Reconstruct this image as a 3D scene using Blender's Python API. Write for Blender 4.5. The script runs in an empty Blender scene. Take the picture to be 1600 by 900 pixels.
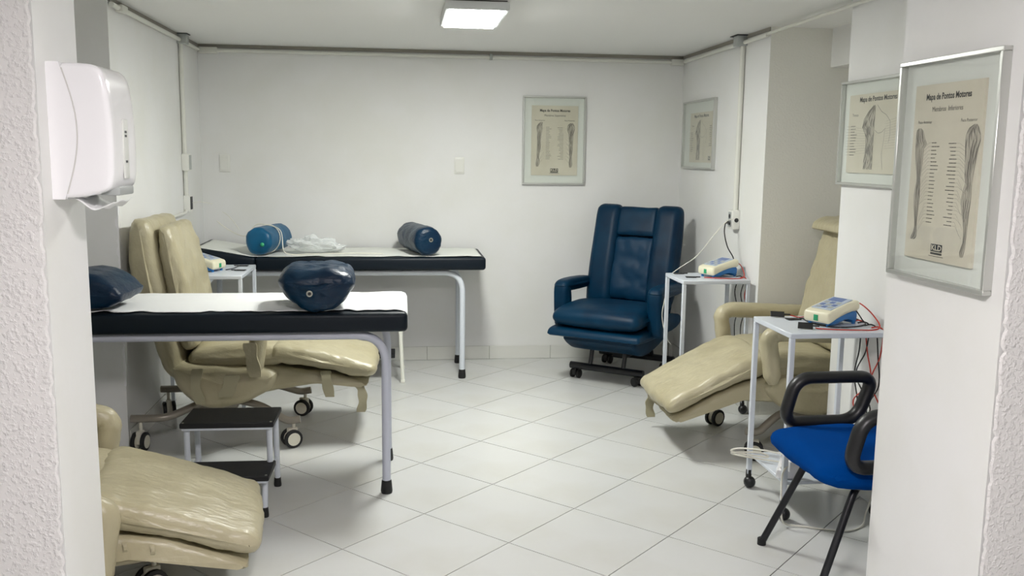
import bpy, bmesh, math, random
from mathutils import Vector, Matrix, noise
PI = math.pi
S = bpy.context.scene
COL = S.collection

# ------------------------------------------------------------------ camera
CAM_H = 1.4928
cam_data = bpy.data.cameras.new('camera'); cam = bpy.data.objects.new('camera', cam_data); COL.objects.link(cam)
cam_data.sensor_width = 36.0; cam_data.lens = 1430.0/1600*36.0; cam_data.clip_start = 0.05
yaw, pitch, roll = 0.121433, 0.145614, 0.0122835
fw = Vector((math.sin(yaw)*math.cos(pitch), math.cos(yaw)*math.cos(pitch), -math.sin(pitch)))
rt = Vector((math.cos(yaw), -math.sin(yaw), 0)); up = rt.cross(fw)
r2 = math.cos(roll)*rt + math.sin(roll)*up; u2 = -math.sin(roll)*rt + math.cos(roll)*up
M = Matrix((r2, u2, -fw)).transposed().to_4x4(); M.translation = Vector((0, 0, CAM_H))
cam.matrix_world = M
S.camera = cam
# ------------------------------------------------------------------ world and view
w = bpy.data.worlds.new('world'); S.world = w; w.use_nodes = True
w.node_tree.nodes['Background'].inputs[0].default_value = (0.8, 0.85, 0.9, 1)
w.node_tree.nodes['Background'].inputs[1].default_value = 0.15
vs = S.view_settings
vs.view_transform = 'Standard'; vs.look = 'None'; vs.gamma = 1.0; vs.use_curve_mapping = False; vs.exposure = 1.86
LAMP_MAIN = 27.0      # emission of the lamp in view
LAMP_PASSAGE = 33.0   # emission of the passage lamp behind the camera
CEIL = 2.2

# ------------------------------------------------------------------ helpers
def srgb(r, g, b):
    f = lambda c: (c/255/12.92) if c/255 <= .04045 else ((c/255+.055)/1.055)**2.4
    return (f(r), f(g), f(b), 1)
MATS = {}
def mat(name, rgb, rough=.5, metal=0, bump=None, var=None, coat=0, emit=None, spec=.5, sheen=0):
    """bump=(scale,strength,distance[,stretch]); var=(rgb2,scale,lo,hi) mottled second colour"""
    m = bpy.data.materials.new(name); m.use_nodes = True; nt = m.node_tree; b = nt.nodes['Principled BSDF']
    b.inputs['Base Color'].default_value = srgb(*rgb); b.inputs['Roughness'].default_value = rough
    b.inputs['Metallic'].default_value = metal; b.inputs['Coat Weight'].default_value = coat
    b.inputs['Specular IOR Level'].default_value = spec
    if sheen: b.inputs['Sheen Weight'].default_value = sheen
    tc = None
    if bump or var:
        tc = nt.nodes.new('ShaderNodeTexCoord')
    if var:
        n = nt.nodes.new('ShaderNodeTexNoise'); n.inputs['Scale'].default_value = var[1]; n.inputs['Detail'].default_value = 5
        nt.links.new(tc.outputs['Object'], n.inputs['Vector'])
        cr = nt.nodes.new('ShaderNodeMapRange'); cr.inputs['From Min'].default_value = var[2]; cr.inputs['From Max'].default_value = var[3]
        nt.links.new(n.outputs['Fac'], cr.inputs['Value'])
        mx = nt.nodes.new('ShaderNodeMix'); mx.data_type = 'RGBA'
        mx.inputs['A'].default_value = srgb(*rgb); mx.inputs['B'].default_value = srgb(*var[0])
        nt.links.new(cr.outputs[0], mx.inputs['Factor']); nt.links.new(mx.outputs['Result'], b.inputs['Base Color'])
    if bump:
        v = tc.outputs['Object']
        if len(bump) > 3:
            mp = nt.nodes.new('ShaderNodeMapping'); mp.inputs['Scale'].default_value = bump[3]
            nt.links.new(v, mp.inputs['Vector']); v = mp.outputs[0]
        n2 = nt.nodes.new('ShaderNodeTexNoise'); n2.inputs['Scale'].default_value = bump[0]; n2.inputs['Detail'].default_value = 4
        nt.links.new(v, n2.inputs['Vector'])
        bp = nt.nodes.new('ShaderNodeBump'); bp.inputs['Strength'].default_value = bump[1]; bp.inputs['Distance'].default_value = bump[2]
        nt.links.new(n2.outputs['Fac'], bp.inputs['Height']); nt.links.new(bp.outputs[0], b.inputs['Normal'])
    if emit:
        b.inputs['Emission Color'].default_value = (emit[0], emit[1], emit[2], 1); b.inputs['Emission Strength'].default_value = emit[3]
    MATS[name] = m
    return m
def stucco_mat(name, rgb, strength=.5):
    m = mat(name, rgb, .75)
    nt = m.node_tree; b = nt.nodes['Principled BSDF']
    tc = nt.nodes.new('ShaderNodeTexCoord')
    n = nt.nodes.new('ShaderNodeTexNoise'); n.inputs['Scale'].default_value = 85; n.inputs['Detail'].default_value = 3; n.inputs['Roughness'].default_value = .55
    nt.links.new(tc.outputs['Object'], n.inputs['Vector'])
    ra = nt.nodes.new('ShaderNodeMapRange'); ra.inputs['From Min'].default_value = .47; ra.inputs['From Max'].default_value = .68
    nt.links.new(n.outputs['Fac'], ra.inputs['Value'])
    bp = nt.nodes.new('ShaderNodeBump'); bp.inputs['Strength'].default_value = strength; bp.inputs['Distance'].default_value = .005
    nt.links.new(ra.outputs[0], bp.inputs['Height']); nt.links.new(bp.outputs[0], b.inputs['Normal'])
    return m

mat('wall', (233, 233, 232), .6, bump=(38, .10, .004), var=((229, 229, 225), 2.2, .42, .66))
stucco_mat('stucco', (228, 226, 224))
stucco_mat('stucco_alcove', (239, 238, 230), .22)
mat('ceiling', (233, 233, 231), .7, bump=(18, .05, .004))
mat('tile', (208, 209, 207), .22, bump=(6, .03, .002), var=((203, 203, 198), 2.6, .45, .7), spec=.4)
mat('grout', (66, 64, 60), .8)
mat('base_tile', (222, 222, 216), .3)
mat('grout_light', (176, 176, 168), .8)
mat('conduit', (222, 222, 214), .4)
mat('plastic_white', (247, 246, 248), .18, coat=.4)
mat('plastic_seam', (205, 203, 200), .4)
mat('plate', (229, 229, 223), .35)
mat('box_grey', (170, 174, 172), .45)
mat('gap_shade', (150, 146, 136), .8)  # shade of the gap above the conduits, put into a colour
mat('dark_gap', (58, 58, 60), .7)
mat('socket_dark', (40, 40, 42), .5)
mat('alu', (205, 206, 202), .35, metal=.85)
mat('mount', (224, 226, 220), .6)
mat('paper', (214, 207, 190), .7, var=((207, 200, 181), 6, .4, .7))
mat('ink', (38, 36, 36), .7)
mat('ink_grey', (74, 70, 66), .8)
mat('ink_mid', (112, 106, 98), .8)
mat('ink_light', (186, 179, 164), .8)
mat('beige', (182, 174, 145), .36, bump=(20, .5, .010, (1, 2.6, 1)), var=((170, 161, 130), 4, .42, .72), spec=.5)
mat('beige_dark', (190, 176, 138), .45, bump=(30, .3, .005))
mat('strap', (168, 162, 134), .5, bump=(60, .2, .003))
mat('navy', (0, 41, 66), .36, bump=(18, .6, .012, (1, 1, 2)), var=((0, 29, 55), 6, .4, .7), spec=.32)
mat('blue_leather', (0, 46, 72), .45, bump=(30, .15, .004), var=((0, 33, 57), 5, .4, .7), spec=.2)
mat('blue_leather_mid', (4, 48, 76), .46, bump=(14, .25, .006), spec=.22)
mat('teal', (10, 92, 132), .38, bump=(20, .35, .008), spec=.35, var=((6, 78, 114), 7, .4, .7))
mat('vinyl_dark', (9, 21, 31), .45, bump=(25, .12, .004), spec=.25)
mat('sheet', (238, 239, 238), .8, bump=(14, .2, .008))
mat('sheet_grey', (226, 228, 222), .8, bump=(14, .12, .006))
mat('paint_white', (214, 220, 228), .3, spec=.5)
mat('paint_lilac', (196, 200, 214), .32, spec=.5)
mat('paint_cream', (228, 228, 218), .35)
mat('black_rubber', (20, 20, 21), .55)
mat('black_plastic', (24, 24, 26), .38)
mat('black_metal', (22, 23, 28), .35)
mat('tread', (24, 25, 28), .6, bump=(90, .3, .002))
mat('steel', (150, 143, 132), .35, metal=.35)
mat('castor_white', (220, 216, 200), .4)
mat('cream_plastic', (232, 227, 200), .35)
mat('device_blue', (34, 110, 176), .38)
mat('panel', (178, 190, 206), .4)
mat('panel_dark', (96, 118, 168), .35)
mat('green', (40, 160, 110), .4)
mat('red_wire', (190, 62, 48), .45)
mat('black_wire', (26, 26, 28), .45)
mat('white_wire', (226, 224, 212), .45)
mat('office_blue', (0, 62, 134), .95, bump=(240, .25, .001), spec=.04)
mat('brass', (190, 188, 178), .3, metal=.8)
mat('lamp_body', (214, 216, 216), .4)
mat('lamp_glow', (255, 255, 255), .5, emit=(.985, 1.0, .95, LAMP_MAIN))
mat('lamp_glow_passage', (255, 255, 255), .5, emit=(1.0, .945, .955, LAMP_PASSAGE))
# thin pane of glass
g = bpy.data.materials.new('glass'); g.use_nodes = True; nt = g.node_tree
for n in list(nt.nodes): nt.nodes.remove(n)
out = nt.nodes.new('ShaderNodeOutputMaterial'); mx = nt.nodes.new('ShaderNodeMixShader'); tr = nt.nodes.new('ShaderNodeBsdfTransparent'); gl = nt.nodes.new('ShaderNodeBsdfGlossy')
fr = nt.nodes.new('ShaderNodeLayerWeight'); fr.inputs[0].default_value = .5; pw_ = nt.nodes.new('ShaderNodeMath'); pw_.operation = 'POWER'; pw_.inputs[1].default_value = 4.0; ma_ = nt.nodes.new('ShaderNodeMath'); ma_.operation = 'MULTIPLY_ADD'; ma_.inputs[1].default_value = .6; ma_.inputs[2].default_value = .03; gl.inputs['Roughness'].default_value = .03; tr.inputs[0].default_value = (.982, .991, .986, 1)
nt.links.new(fr.outputs['Facing'], pw_.inputs[0]); nt.links.new(pw_.outputs[0], ma_.inputs[0]); nt.links.new(ma_.outputs[0], mx.inputs[0]); nt.links.new(tr.outputs[0], mx.inputs[1]); nt.links.new(gl.outputs[0], mx.inputs[2]); nt.links.new(mx.outputs[0], out.inputs[0]); MATS['glass'] = g
# crinkled clear plastic film
g = bpy.data.materials.new('film'); g.use_nodes = True; nt = g.node_tree; b = nt.nodes['Principled BSDF']
b.inputs['Base Color'].default_value = srgb(236, 240, 240); b.inputs['Roughness'].default_value = .25
tr = nt.nodes.new('ShaderNodeBsdfTransparent'); mx = nt.nodes.new('ShaderNodeMixShader'); mx.inputs[0].default_value = .55
nt.links.new(tr.outputs[0], mx.inputs[1]); nt.links.new(b.outputs[0], mx.inputs[2]); nt.links.new(mx.outputs[0], nt.nodes['Material Output'].inputs[0]); MATS['film'] = g

def link(name, me, m, parent=None, smooth=False, angle=None):
    me.name = name
    o = bpy.data.objects.new(name, me); COL.objects.link(o)
    if m is not None: me.materials.append(MATS[m])
    if parent is not None: o.parent = parent
    if smooth:
        me.polygons.foreach_set('use_smooth', [True]*len(me.polygons))
        if angle is not None:
            me.set_sharp_from_angle(angle=angle)
    return o
def bmo(name, bm, m, parent=None, smooth=True, angle=math.radians(38)):
    bmesh.ops.recalc_face_normals(bm, faces=bm.faces)
    me = bpy.data.meshes.new(name); bm.to_mesh(me); bm.free()
    return link(name, me, m, parent, smooth, angle)
def tag(o, label, cat, group=None):
    o['label'] = label; o['category'] = cat
    if group: o['group'] = group
    return o
def thing(name, label, cat, loc=(0, 0, 0), rotz=0, group=None):
    o = bpy.data.objects.new(name, None); COL.objects.link(o); o.empty_display_size = .05
    o.location = loc; o.rotation_euler = (0, 0, rotz)
    return tag(o, label, cat, group)
def struct(name, bm, m, parent=None, smooth=False):
    o = bmo(name, bm, m, parent, smooth)
    if parent is None: o['kind'] = 'structure'
    return o
def B(): return bmesh.new()
def box(bm, lo, hi, bev=0, seg=2, mtx=None):
    c = [(lo[i]+hi[i])/2 for i in range(3)]; s = [abs(hi[i]-lo[i]) for i in range(3)]
    t = bmesh.new()
    bmesh.ops.create_cube(t, size=1)
    for v in t.verts: v.co = Vector((v.co.x*s[0]+c[0], v.co.y*s[1]+c[1], v.co.z*s[2]+c[2]))
    if bev: bmesh.ops.bevel(t, geom=list(t.edges), offset=bev, segments=seg, affect='EDGES', profile=.5)
    if mtx is not None: bmesh.ops.transform(t, matrix=mtx, verts=t.verts)
    merge(bm, t); return bm
def merge(bm, t):
    mp = {}
    for v in t.verts: mp[v] = bm.verts.new(v.co)
    for f in t.faces:
        try: bm.faces.new([mp[v] for v in f.verts])
        except ValueError: pass
    t.free()
def ring_pts(c, a, b_, r, n, rb=None):
    rb = r if rb is None else rb
    return [c + a*(r*math.cos(2*PI*i/n)) + b_*(rb*math.sin(2*PI*i/n)) for i in range(n)]
def sweep(bm, pts, r, n=8, closed=False, radii=None, rb=None):
    """tube through the points; parallel-transported frame"""
    P = [Vector(p) for p in pts]; N = len(P); rings = []
    tans = []
    for i in range(N):
        if closed: t = P[(i+1) % N]-P[i-1]
        else: t = P[min(i+1, N-1)]-P[max(i-1, 0)]
        tans.append(t.normalized() if t.length > 1e-9 else Vector((0, 0, 1)))
    t0 = tans[0]; a = t0.orthogonal().normalized()
    if rb is not None:   # oval section: keep b axis near +-y
        a = Vector((0, 1, 0)).cross(t0).normalized()
    for i in range(N):
        t = tans[i]
        a = (a - t*a.dot(t));  a = a.normalized() if a.length > 1e-9 else t.orthogonal().normalized()
        b_ = t.cross(a)
        rr = radii[i] if radii else r
        rings.append([bm.verts.new(q) for q in ring_pts(P[i], a, b_, rr, n, (rb if rb is not None else rr))])
    m = N if closed else N-1
    for i in range(m):
        A, C = rings[i], rings[(i+1) % N]
        for k in range(n): bm.faces.new((A[k], A[(k+1) % n], C[(k+1) % n], C[k]))
    if not closed:
        bm.faces.new(rings[0][::-1]); bm.faces.new(rings[-1])
    return bm
def fillet(pts, r, n=6, closed=False):
    P = [Vector(p) for p in pts]; out = []; N = len(P)
    for i in range(N):
        if not closed and i in (0, N-1): out.append(P[i]); continue
        p, q, s = P[i-1], P[i], P[(i+1) % N]
        a = (p-q); b_ = (s-q); d = min(r, a.length*.49, b_.length*.49)
        A = q+a.normalized()*d; C = q+b_.normalized()*d
        for k in range(n+1):
            t = k/n; out.append(A*(1-t)**2 + q*2*t*(1-t) + C*t*t)
    return out
def spline(pts, sub=8):
    P = [Vector(p) for p in pts]; out = []
    for i in range(len(P)-1):
        p0 = P[max(i-1, 0)]; p1 = P[i]; p2 = P[i+1]; p3 = P[min(i+2, len(P)-1)]
        for k in range(sub):
            t = k/sub
            out.append(.5*((2*p1)+(p2-p0)*t+(2*p0-5*p1+4*p2-p3)*t*t+(3*p1-p0-3*p2+p3)*t**3))
    out.append(P[-1]); return out
def cyl(bm, p0, p1, r, n=14, r1=None):
    return sweep(bm, [p0, p1], r, n, radii=[r, r if r1 is None else r1])
def lathe(bm, prof, n=20, mtx=None):
    """prof: (radius, z) from bottom to top, around z"""
    t = bmesh.new(); rings = []
    for rr, z in prof:
        rings.append([t.verts.new((rr*math.cos(2*PI*i/n), rr*math.sin(2*PI*i/n), z)) for i in range(n)])
    for A, C in zip(rings, rings[1:]):
        for k in range(n): t.faces.new((A[k], A[(k+1) % n], C[(k+1) % n], C[k]))
    t.faces.new(rings[0][::-1]); t.faces.new(rings[-1])
    if mtx is not None: bmesh.ops.transform(t, matrix=mtx, verts=t.verts)
    merge(bm, t); return bm
def chaikin(P, it=2):
    for _ in range(it):
        Q = []
        for i in range(len(P)):
            a, b_ = P[i], P[(i+1) % len(P)]
            Q += [(a[0]*.75+b_[0]*.25, a[1]*.75+b_[1]*.25), (a[0]*.25+b_[0]*.75, a[1]*.25+b_[1]*.75)]
        P = Q
    return P
def resample(P, n):
    L = [0]
    for i in range(len(P)):
        a, b_ = P[i], P[(i+1) % len(P)]; L.append(L[-1]+math.hypot(b_[0]-a[0], b_[1]-a[1]))
    out = []; j = 0
    for k in range(n):
        s = L[-1]*k/n
        while L[j+1] < s: j += 1
        t = (s-L[j])/max(1e-9, L[j+1]-L[j]); a, b_ = P[j], P[(j+1) % len(P)]
        out.append((a[0]+(b_[0]-a[0])*t, a[1]+(b_[1]-a[1])*t))
    return out
def soft(prof, w, r, n=56, ny=14, smooth_it=2, amp=0, freq=9, seed=0, crown=0, y0=0, bulge=.3, wfun=None, bm=None, mtx=None):
    """upholstered block: xz outline pushed along y, rounded side edges, soft creases"""
    P = resample(chaikin(prof, smooth_it), n)
    area = sum(P[i][0]*P[(i+1) % n][1]-P[(i+1) % n][0]*P[i][1] for i in range(n))
    if area < 0: P = P[::-1]
    nor = []
    for i in range(n):
        a, b_ = P[i-2], P[(i+2) % n]; dx, dz = b_[0]-a[0], b_[1]-a[1]; l = math.hypot(dx, dz) or 1
        nor.append((dz/l, -dx/l))
    secs = []; k = 5
    for i in range(k+1):
        ph = PI/2*(1-i/k); secs.append((-(w/2-r+r*math.sin(ph)), r*(1-math.cos(ph))))
    for i in range(1, ny): secs.append((-(w/2-r)+(w-2*r)*i/ny, 0))
    for i in range(k+1):
        ph = PI/2*(i/k); secs.append((w/2-r+r*math.sin(ph), r*(1-math.cos(ph))))
    t = bmesh.new(); rings = []; sv = Vector((seed*7.3, seed*3.1, seed*1.7))
    cx = sum(p[0] for p in P)/n; cz = sum(p[1] for p in P)/n
    for y, ins in secs:
        ring = []
        cr = crown*math.cos(PI*y/w) if crown else 0
        for (px, pz), (nx, nz) in zip(P, nor):
            d = -ins+cr
            if amp:
                q = Vector((px*freq, y*freq, pz*freq))
                d += amp*(noise.noise(q+sv)+.5*noise.noise(q*2.3+sv)) - amp*1.2*max(0, .25-abs(noise.noise(q*1.1+sv*2)))*1.6
            yy = y*(wfun(px, pz) if wfun else 1)
            ring.append(t.verts.new((px+nx*d, yy+y0, pz+nz*d)))
        rings.append(ring)
    for A, C in zip(rings, rings[1:]):
        for i in range(n): t.faces.new((A[i], A[(i+1) % n], C[(i+1) % n], C[i]))
    for ring, sg in ((rings[0], -1), (rings[-1], 1)):
        inner = []
        for v in ring:
            inner.append(t.verts.new((cx+(v.co.x-cx)*.6, v.co.y+sg*r*bulge*.6, cz+(v.co.z-cz)*.6)))
        c = t.verts.new((cx, ring[0].co.y+sg*r*bulge, cz))
        for i in range(n):
            j = (i+1) % n
            t.faces.new((ring[i], ring[j], inner[j], inner[i])); t.faces.new((inner[i], inner[j], c))
    if mtx is not None: bmesh.ops.transform(t, matrix=mtx, verts=t.verts)
    if bm is None: return t
    merge(bm, t); return bm
def prism(bm, prof, y0, y1, mtx=None):
    t = bmesh.new()
    A = [t.verts.new((p[0], y0, p[1])) for p in prof]; C = [t.verts.new((p[0], y1, p[1])) for p in prof]; n = len(prof)
    for i in range(n): t.faces.new((A[i], A[(i+1) % n], C[(i+1) % n], C[i]))
    t.faces.new(A[::-1]); t.faces.new(C)
    if mtx is not None: bmesh.ops.transform(t, matrix=mtx, verts=t.verts)
    merge(bm, t); return bm
def rotm(axis, deg, at=(0, 0, 0)):
    return Matrix.Translation(at) @ Matrix.Rotation(math.radians(deg), 4, axis)
def dup_child(o, parent):
    c = o.copy(); COL.objects.link(c); c.parent = parent; return c

# ================================================================== the room
XL, XR, YB = -1.36, 2.025, 6.555
# floor: grout bed with square tiles laid on the diagonal
bm = B(); box(bm, (-3.1, -2.1, -.06), (3.1, 6.7, -.004)); floor = struct('floor', bm, 'grout')
TS = .45; gap = .004; org = Vector((.7258, 3.0263, 0))
da = Vector((math.cos(PI/4), math.sin(PI/4), 0)); db = Vector((-da.y, da.x, 0))
def clip(poly, axis, lim, keep_less):
    out = []
    for i in range(len(poly)):
        p, q = poly[i], poly[(i+1) % len(poly)]
        ip = (p[axis] <= lim) == keep_less or p[axis] == lim; iq = (q[axis] <= lim) == keep_less or q[axis] == lim
        if ip: out.append(p)
        if ip != iq:
            t = (lim-p[axis])/(q[axis]-p[axis]); out.append(p+(q-p)*t)
    return out
full = None
half = TS/2-gap/2
for i in range(-14, 15):
    for j in range(-14, 15):
        c = org + da*(TS*(i+.5)) + db*(TS*(j+.5))
        if c.x < -3.3 or c.x > 3.3 or c.y < -2.3 or c.y > 6.9: continue
        cs = [c+da*half+db*half, c-da*half+db*half, c-da*half-db*half, c+da*half-db*half]
        poly = cs
        for ax, lim, kl in ((0, -3.0, False), (0, 3.0, True), (1, -2.0, False), (1, YB, True)):
            if poly: poly = clip(poly, ax, lim, kl)
        if len(poly) < 3: continue
        whole = len(poly) == 4 and all((a-b_).length < 1e-6 for a, b_ in zip(poly, cs))
        if whole and full is not None: me = full
        else:
            t = B(); o3 = c if whole else c
            top = [t.verts.new(p-c) for p in poly]; bot = [t.verts.new(p-c+Vector((0, 0, -.004))) for p in poly]
            t.faces.new(top)
            for k in range(len(poly)): t.faces.new((top[k], bot[k], bot[(k+1) % len(poly)], top[(k+1) % len(poly)]))
            bmesh.ops.recalc_face_normals(t, faces=t.faces)
            me = bpy.data.meshes.new('tile'); t.to_mesh(me); t.free(); me.materials.append(MATS['tile'])
            for pg in me.polygons:
                if pg.normal.z < -.5: me.flip_normals(); break
            if whole: full = me
        o = bpy.data.objects.new('tile', me); COL.objects.link(o); o.parent = floor; o.location = (c.x, c.y, 0)
# ceiling
bm = B(); box(bm, (-3.1, -2.1, CEIL), (3.1, 6.75, CEIL+.1)); struct('ceiling', bm, 'ceiling')
# walls
bm = B(); box(bm, (-2.2, YB, 0), (3.1, YB+.15, CEIL)); struct('wall_back', bm, 'wall')
bm = B(); box(bm, (XL-.6, 4.62, 0), (XL, YB, CEIL)); box(bm, (-2.1, 2.61, 0), (-1.96, 4.62, CEIL)); struct('wall_left', bm, 'wall')
bm = B(); box(bm, (XR, 4.974, 0), (XR+.001, 5.12, CEIL)); box(bm, (XR, 5.12, 0), (XR+.15, YB, CEIL)); box(bm, (XR, 2.66, 0), (XR+.18, 4.05, CEIL)); box(bm, (2.38, 4.05, 1.99), (2.75, 4.975, CEIL)); box(bm, (2.75, 3.9, 0), (2.9, 5.1, CEIL)); box(bm, (XR+.18, 3.93, 0), (2.75, 4.05, CEIL))
struct('wall_right', bm, 'wall')
bm = B(); box(bm, (XR+.001, 4.974, 0), (2.75, 5.12, CEIL)); struct('wall_alcove', bm, 'stucco_alcove')
# the two pillars that frame the opening: smooth reveals, rough-cast front faces
def pillar(name, x0, x1, y0, y1, jag_x):
    bm = B(); box(bm, (x0, y0+.006, 0), (x1, y1, CEIL)); o = struct(name, bm, 'wall')
    return o
pl = pillar('wall_left_front', -3.0, -.85, 2.31, 2.605, 0)
pr = pillar('wall_right_front', 1.5, 3.0, 2.10, 2.66, 0)
def rough_skin(parent, x0, x1, y, sgn):
    """rough-cast render: its edge on the reveal side is ragged"""
    rnd = random.Random(5 if sgn > 0 else 9); bm = B(); nz = 150; cols = []
    for k in range(nz+1):
        z = CEIL*k/nz; e = (x1 if sgn > 0 else x0) - sgn*abs(rnd.gauss(0, .0035))
        f = x0 if sgn > 0 else x1
        cols.append([bm.verts.new((f, y, z)), bm.verts.new((e-sgn*.004, y-.001, z)), bm.verts.new((e, y+.006, z))])
    for a, b_ in zip(cols, cols[1:]):
        for q in (0, 1): bm.faces.new((a[q], a[q+1], b_[q+1], b_[q]))
    o = bmo('rough_render', bm, 'stucco', parent, True); return o
rough_skin(pl, -3.0, -.849, 2.304, 1); rough_skin(pr, 1.499, 3.0, 2.094, -1)
# passage where the camera stands
bm = B(); box(bm, (-3.1, -2.1, 0), (3.1, -2.0, CEIL)); struct('wall_front', bm, 'wall')
bm = B(); box(bm, (-3.1, -2.0, 0), (-3.0, 2.3, CEIL)); struct('wall_passage_left', bm, 'wall')
bm = B(); box(bm, (3.0, -2.0, 0), (3.1, 2.1, CEIL)); struct('wall_passage_right', bm, 'wall')
# rough plaster edge of the left corner, its lit stripe painted white
bm = B(); rnd = random.Random(3); zs = [0.33+i*.02 for i in range(46)]; cols = []
for z in zs:
    wd = .011*(0.6+.8*rnd.random()) * min(1, (z-.32)*8)
    cols.append([bm.verts.new((XL-.012*rnd.random()-.002, 4.6195, z)), bm.verts.new((XL+.003, 4.6185, z)), bm.verts.new((XL+.003, 4.62+wd*2, z))])
for a, b_ in zip(cols, cols[1:]):
    for q in (0, 1): bm.faces.new((a[q], a[q+1], b_[q+1], b_[q]))
wl = bpy.data.objects['wall_left']; bmo('lit_plaster_edge', bm, 'plastic_white', wl)
# skirting of glazed tiles
def skirting(name, joints, fixed, axis, sgn):
    bm = B(); lo, hi = joints[0], joints[-1]
    if axis == 'x': box(bm, (lo, fixed, 0), (hi, fixed+sgn*.004, .097))
    else: box(bm, (fixed, lo, 0), (fixed+sgn*.004, hi, .097))
    o = struct(name, bm, 'grout_light')
    for a, b_ in zip(joints, joints[1:]):
        t = B()
        if axis == 'x': box(t, (a+.002, fixed+sgn*.004, .001), (b_-.002, fixed+sgn*.009, .097), .001, 1)
        else: box(t, (fixed+sgn*.004, a+.002, .001), (fixed+sgn*.009, b_-.002, .097), .001, 1)
        bmo('tile', t, 'base_tile', o, False)
skirting('baseboard_back', [XL, -1.165, -.713, -.262, .182, .637, 1.09, 1.545, 1.99, XR], YB, 'x', -1)
skirting('baseboard_right', [4.985, 5.2, 5.65, 6.1, YB-.01], XR, 'y', -1)
skirting('baseboard_left', [4.63, 5.07, 5.52, 5.97, 6.42, YB-.01], XL, 'y', 1)

# ================================================================== ceiling lamps
def ceiling_lamp(label, x, y, wx, ly, glow, h=.045):
    t = thing('ceiling_light', label, 'ceiling lamp', (x, y, CEIL))
    bm = B(); box(bm, (-wx/2, -ly/2, -h), (wx/2, ly/2, -.006), .004); bmo('housing', bm, 'lamp_body', t)
    bm = B(); box(bm, (-wx/2+.01, -ly/2+.01, -.006), (wx/2-.01, ly/2-.01, 0)); bmo('mounting_plate', bm, 'dark_gap', t, False)
    bm = B(); box(bm, (-wx/2+.018, -ly/2+.018, -h-.006), (wx/2-.018, ly/2-.018, -h+.002), .003, 1); bmo('diffuser', bm, glow, t)
    return t
ceiling_lamp('lit white panel lamp on the ceiling in front of the back wall', .36, 4.70, .30, .62, 'lamp_glow')
ceiling_lamp('lit white panel lamp on the passage ceiling behind the viewer', .20, .95, .30, .62, 'lamp_glow_passage')

# ================================================================== conduits
def jbox(bm, c, s, bev=.004): box(bm, [c[i]-s[i]/2 for i in range(3)], [c[i]+s[i]/2 for i in range(3)], bev)
zc = CEIL-.040; rc = .0125
t = thing('electrical_conduit', 'white plastic conduit along the top of the back wall', 'conduit')
bm = B(); cyl(bm, (XL+.09, YB-.016, zc), (XR-.08, YB-.016, zc-.004), rc); bmo('pipe', bm, 'conduit', t)
bm = B(); jbox(bm, (XL+.075, YB-.02, zc-.002), (.12, .04, .042)); bmo('elbow', bm, 'conduit', t)
bm = B(); box(bm, (.62, YB-.032, zc-.02), (.64, YB, zc+.02), .002); bmo('clip', bm, 'box_grey', t)
bm = B(); jbox(bm, (XR-.055, YB-.022, zc-.006), (.09, .044, .042)); bmo('elbow', bm, 'conduit', t)
t = thing('electrical_conduit', 'white conduit running along the left wall just below the ceiling', 'conduit')
bm = B(); cyl(bm, (XL+.016, 4.63, zc+.004), (XL+.016, YB-.06, zc), rc); bmo('pipe', bm, 'conduit', t)
bm = B(); jbox(bm, (XL+.02, 4.78, zc+.003), (.036, .09, .034)); bmo('sleeve', bm, 'conduit', t)
bm = B(); jbox(bm, (XL+.03, 6.0, CEIL-.032), (.06, .07, .062)); jb = bmo('junction_box', bm, 'box_grey', t)
bm = B(); jbox(bm, (XL+.03, 6.0, CEIL-.003), (.075, .09, .004), 0); bmo('lid', bm, 'dark_gap', jb)
t = thing('electrical_conduit', 'white conduit along the right wall top, passing the alcove', 'conduit')
bm = B(); cyl(bm, (XR-.016, YB-.08, zc-.004), (XR-.016, 4.98, zc-.002), rc); cyl(bm, (XR-.016, 4.98, zc+.004), (XR-.016, 2.67, CEIL-.024), .009); bmo('pipe', bm, 'conduit', t)
bm = B(); jbox(bm, (XR-.03, 5.36, CEIL-.032), (.06, .08, .062)); jb = bmo('junction_box', bm, 'box_grey', t)
bm = B(); jbox(bm, (XR-.03, 5.36, CEIL-.003), (.085, .12, .004), 0); bmo('lid', bm, 'dark_gap', jb)
for nm, lo, hi in (('shade_strip_1', (XL, YB-.006, CEIL-.022), (XR, YB, CEIL)), ('shade_strip_2', (XL, 4.63, CEIL-.02), (XL+.006, YB-.006, CEIL)), ('shade_strip_3', (XR-.006, 4.98, CEIL-.02), (XR, YB-.006, CEIL))):
    bm = B(); box(bm, lo, hi); struct(nm, bm, 'gap_shade')  # added grey strips that draw the shadow gap between conduit and ceiling
# drops
t = thing('conduit_drop', 'vertical white conduit on left wall with switch box and outlet', 'conduit', (XL, 6.0, 1.12))
bm = B(); cyl(bm, (.016, 0, CEIL-1.12-.06), (.016, 0, .06), .0135); bmo('pipe', bm, 'conduit', t)
bm = B(); jbox(bm, (.022, .01, .295), (.044, .075, .105)); sb = bmo('switch_box', bm, 'plate', t)
bm = B(); box(bm, (.0441, -.018, .25), (.047, .038, .34), .001); bmo('switch_plate', bm, 'box_grey', sb, False)
bm = B(); jbox(bm, (.02, .02, .035), (.04, .07, .105)); ob = bmo('outlet_box', bm, 'plate', t)
bm = B(); box(bm, (.0401, -.008, .0), (.044, .045, .08), .001); bmo('outlet_face', bm, 'socket_dark', ob, False)
bm = B(); sweep(bm, fillet([(.016, -.01, -.005), (.016, -.06, -.022), (.016, -.5, -.022)], .04), .010, 10); bmo('pipe', bm, 'conduit', t)
t = thing('conduit_drop', 'vertical white conduit on right wall ending at an outlet', 'conduit', (XR, 5.35, 1.115))
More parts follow.
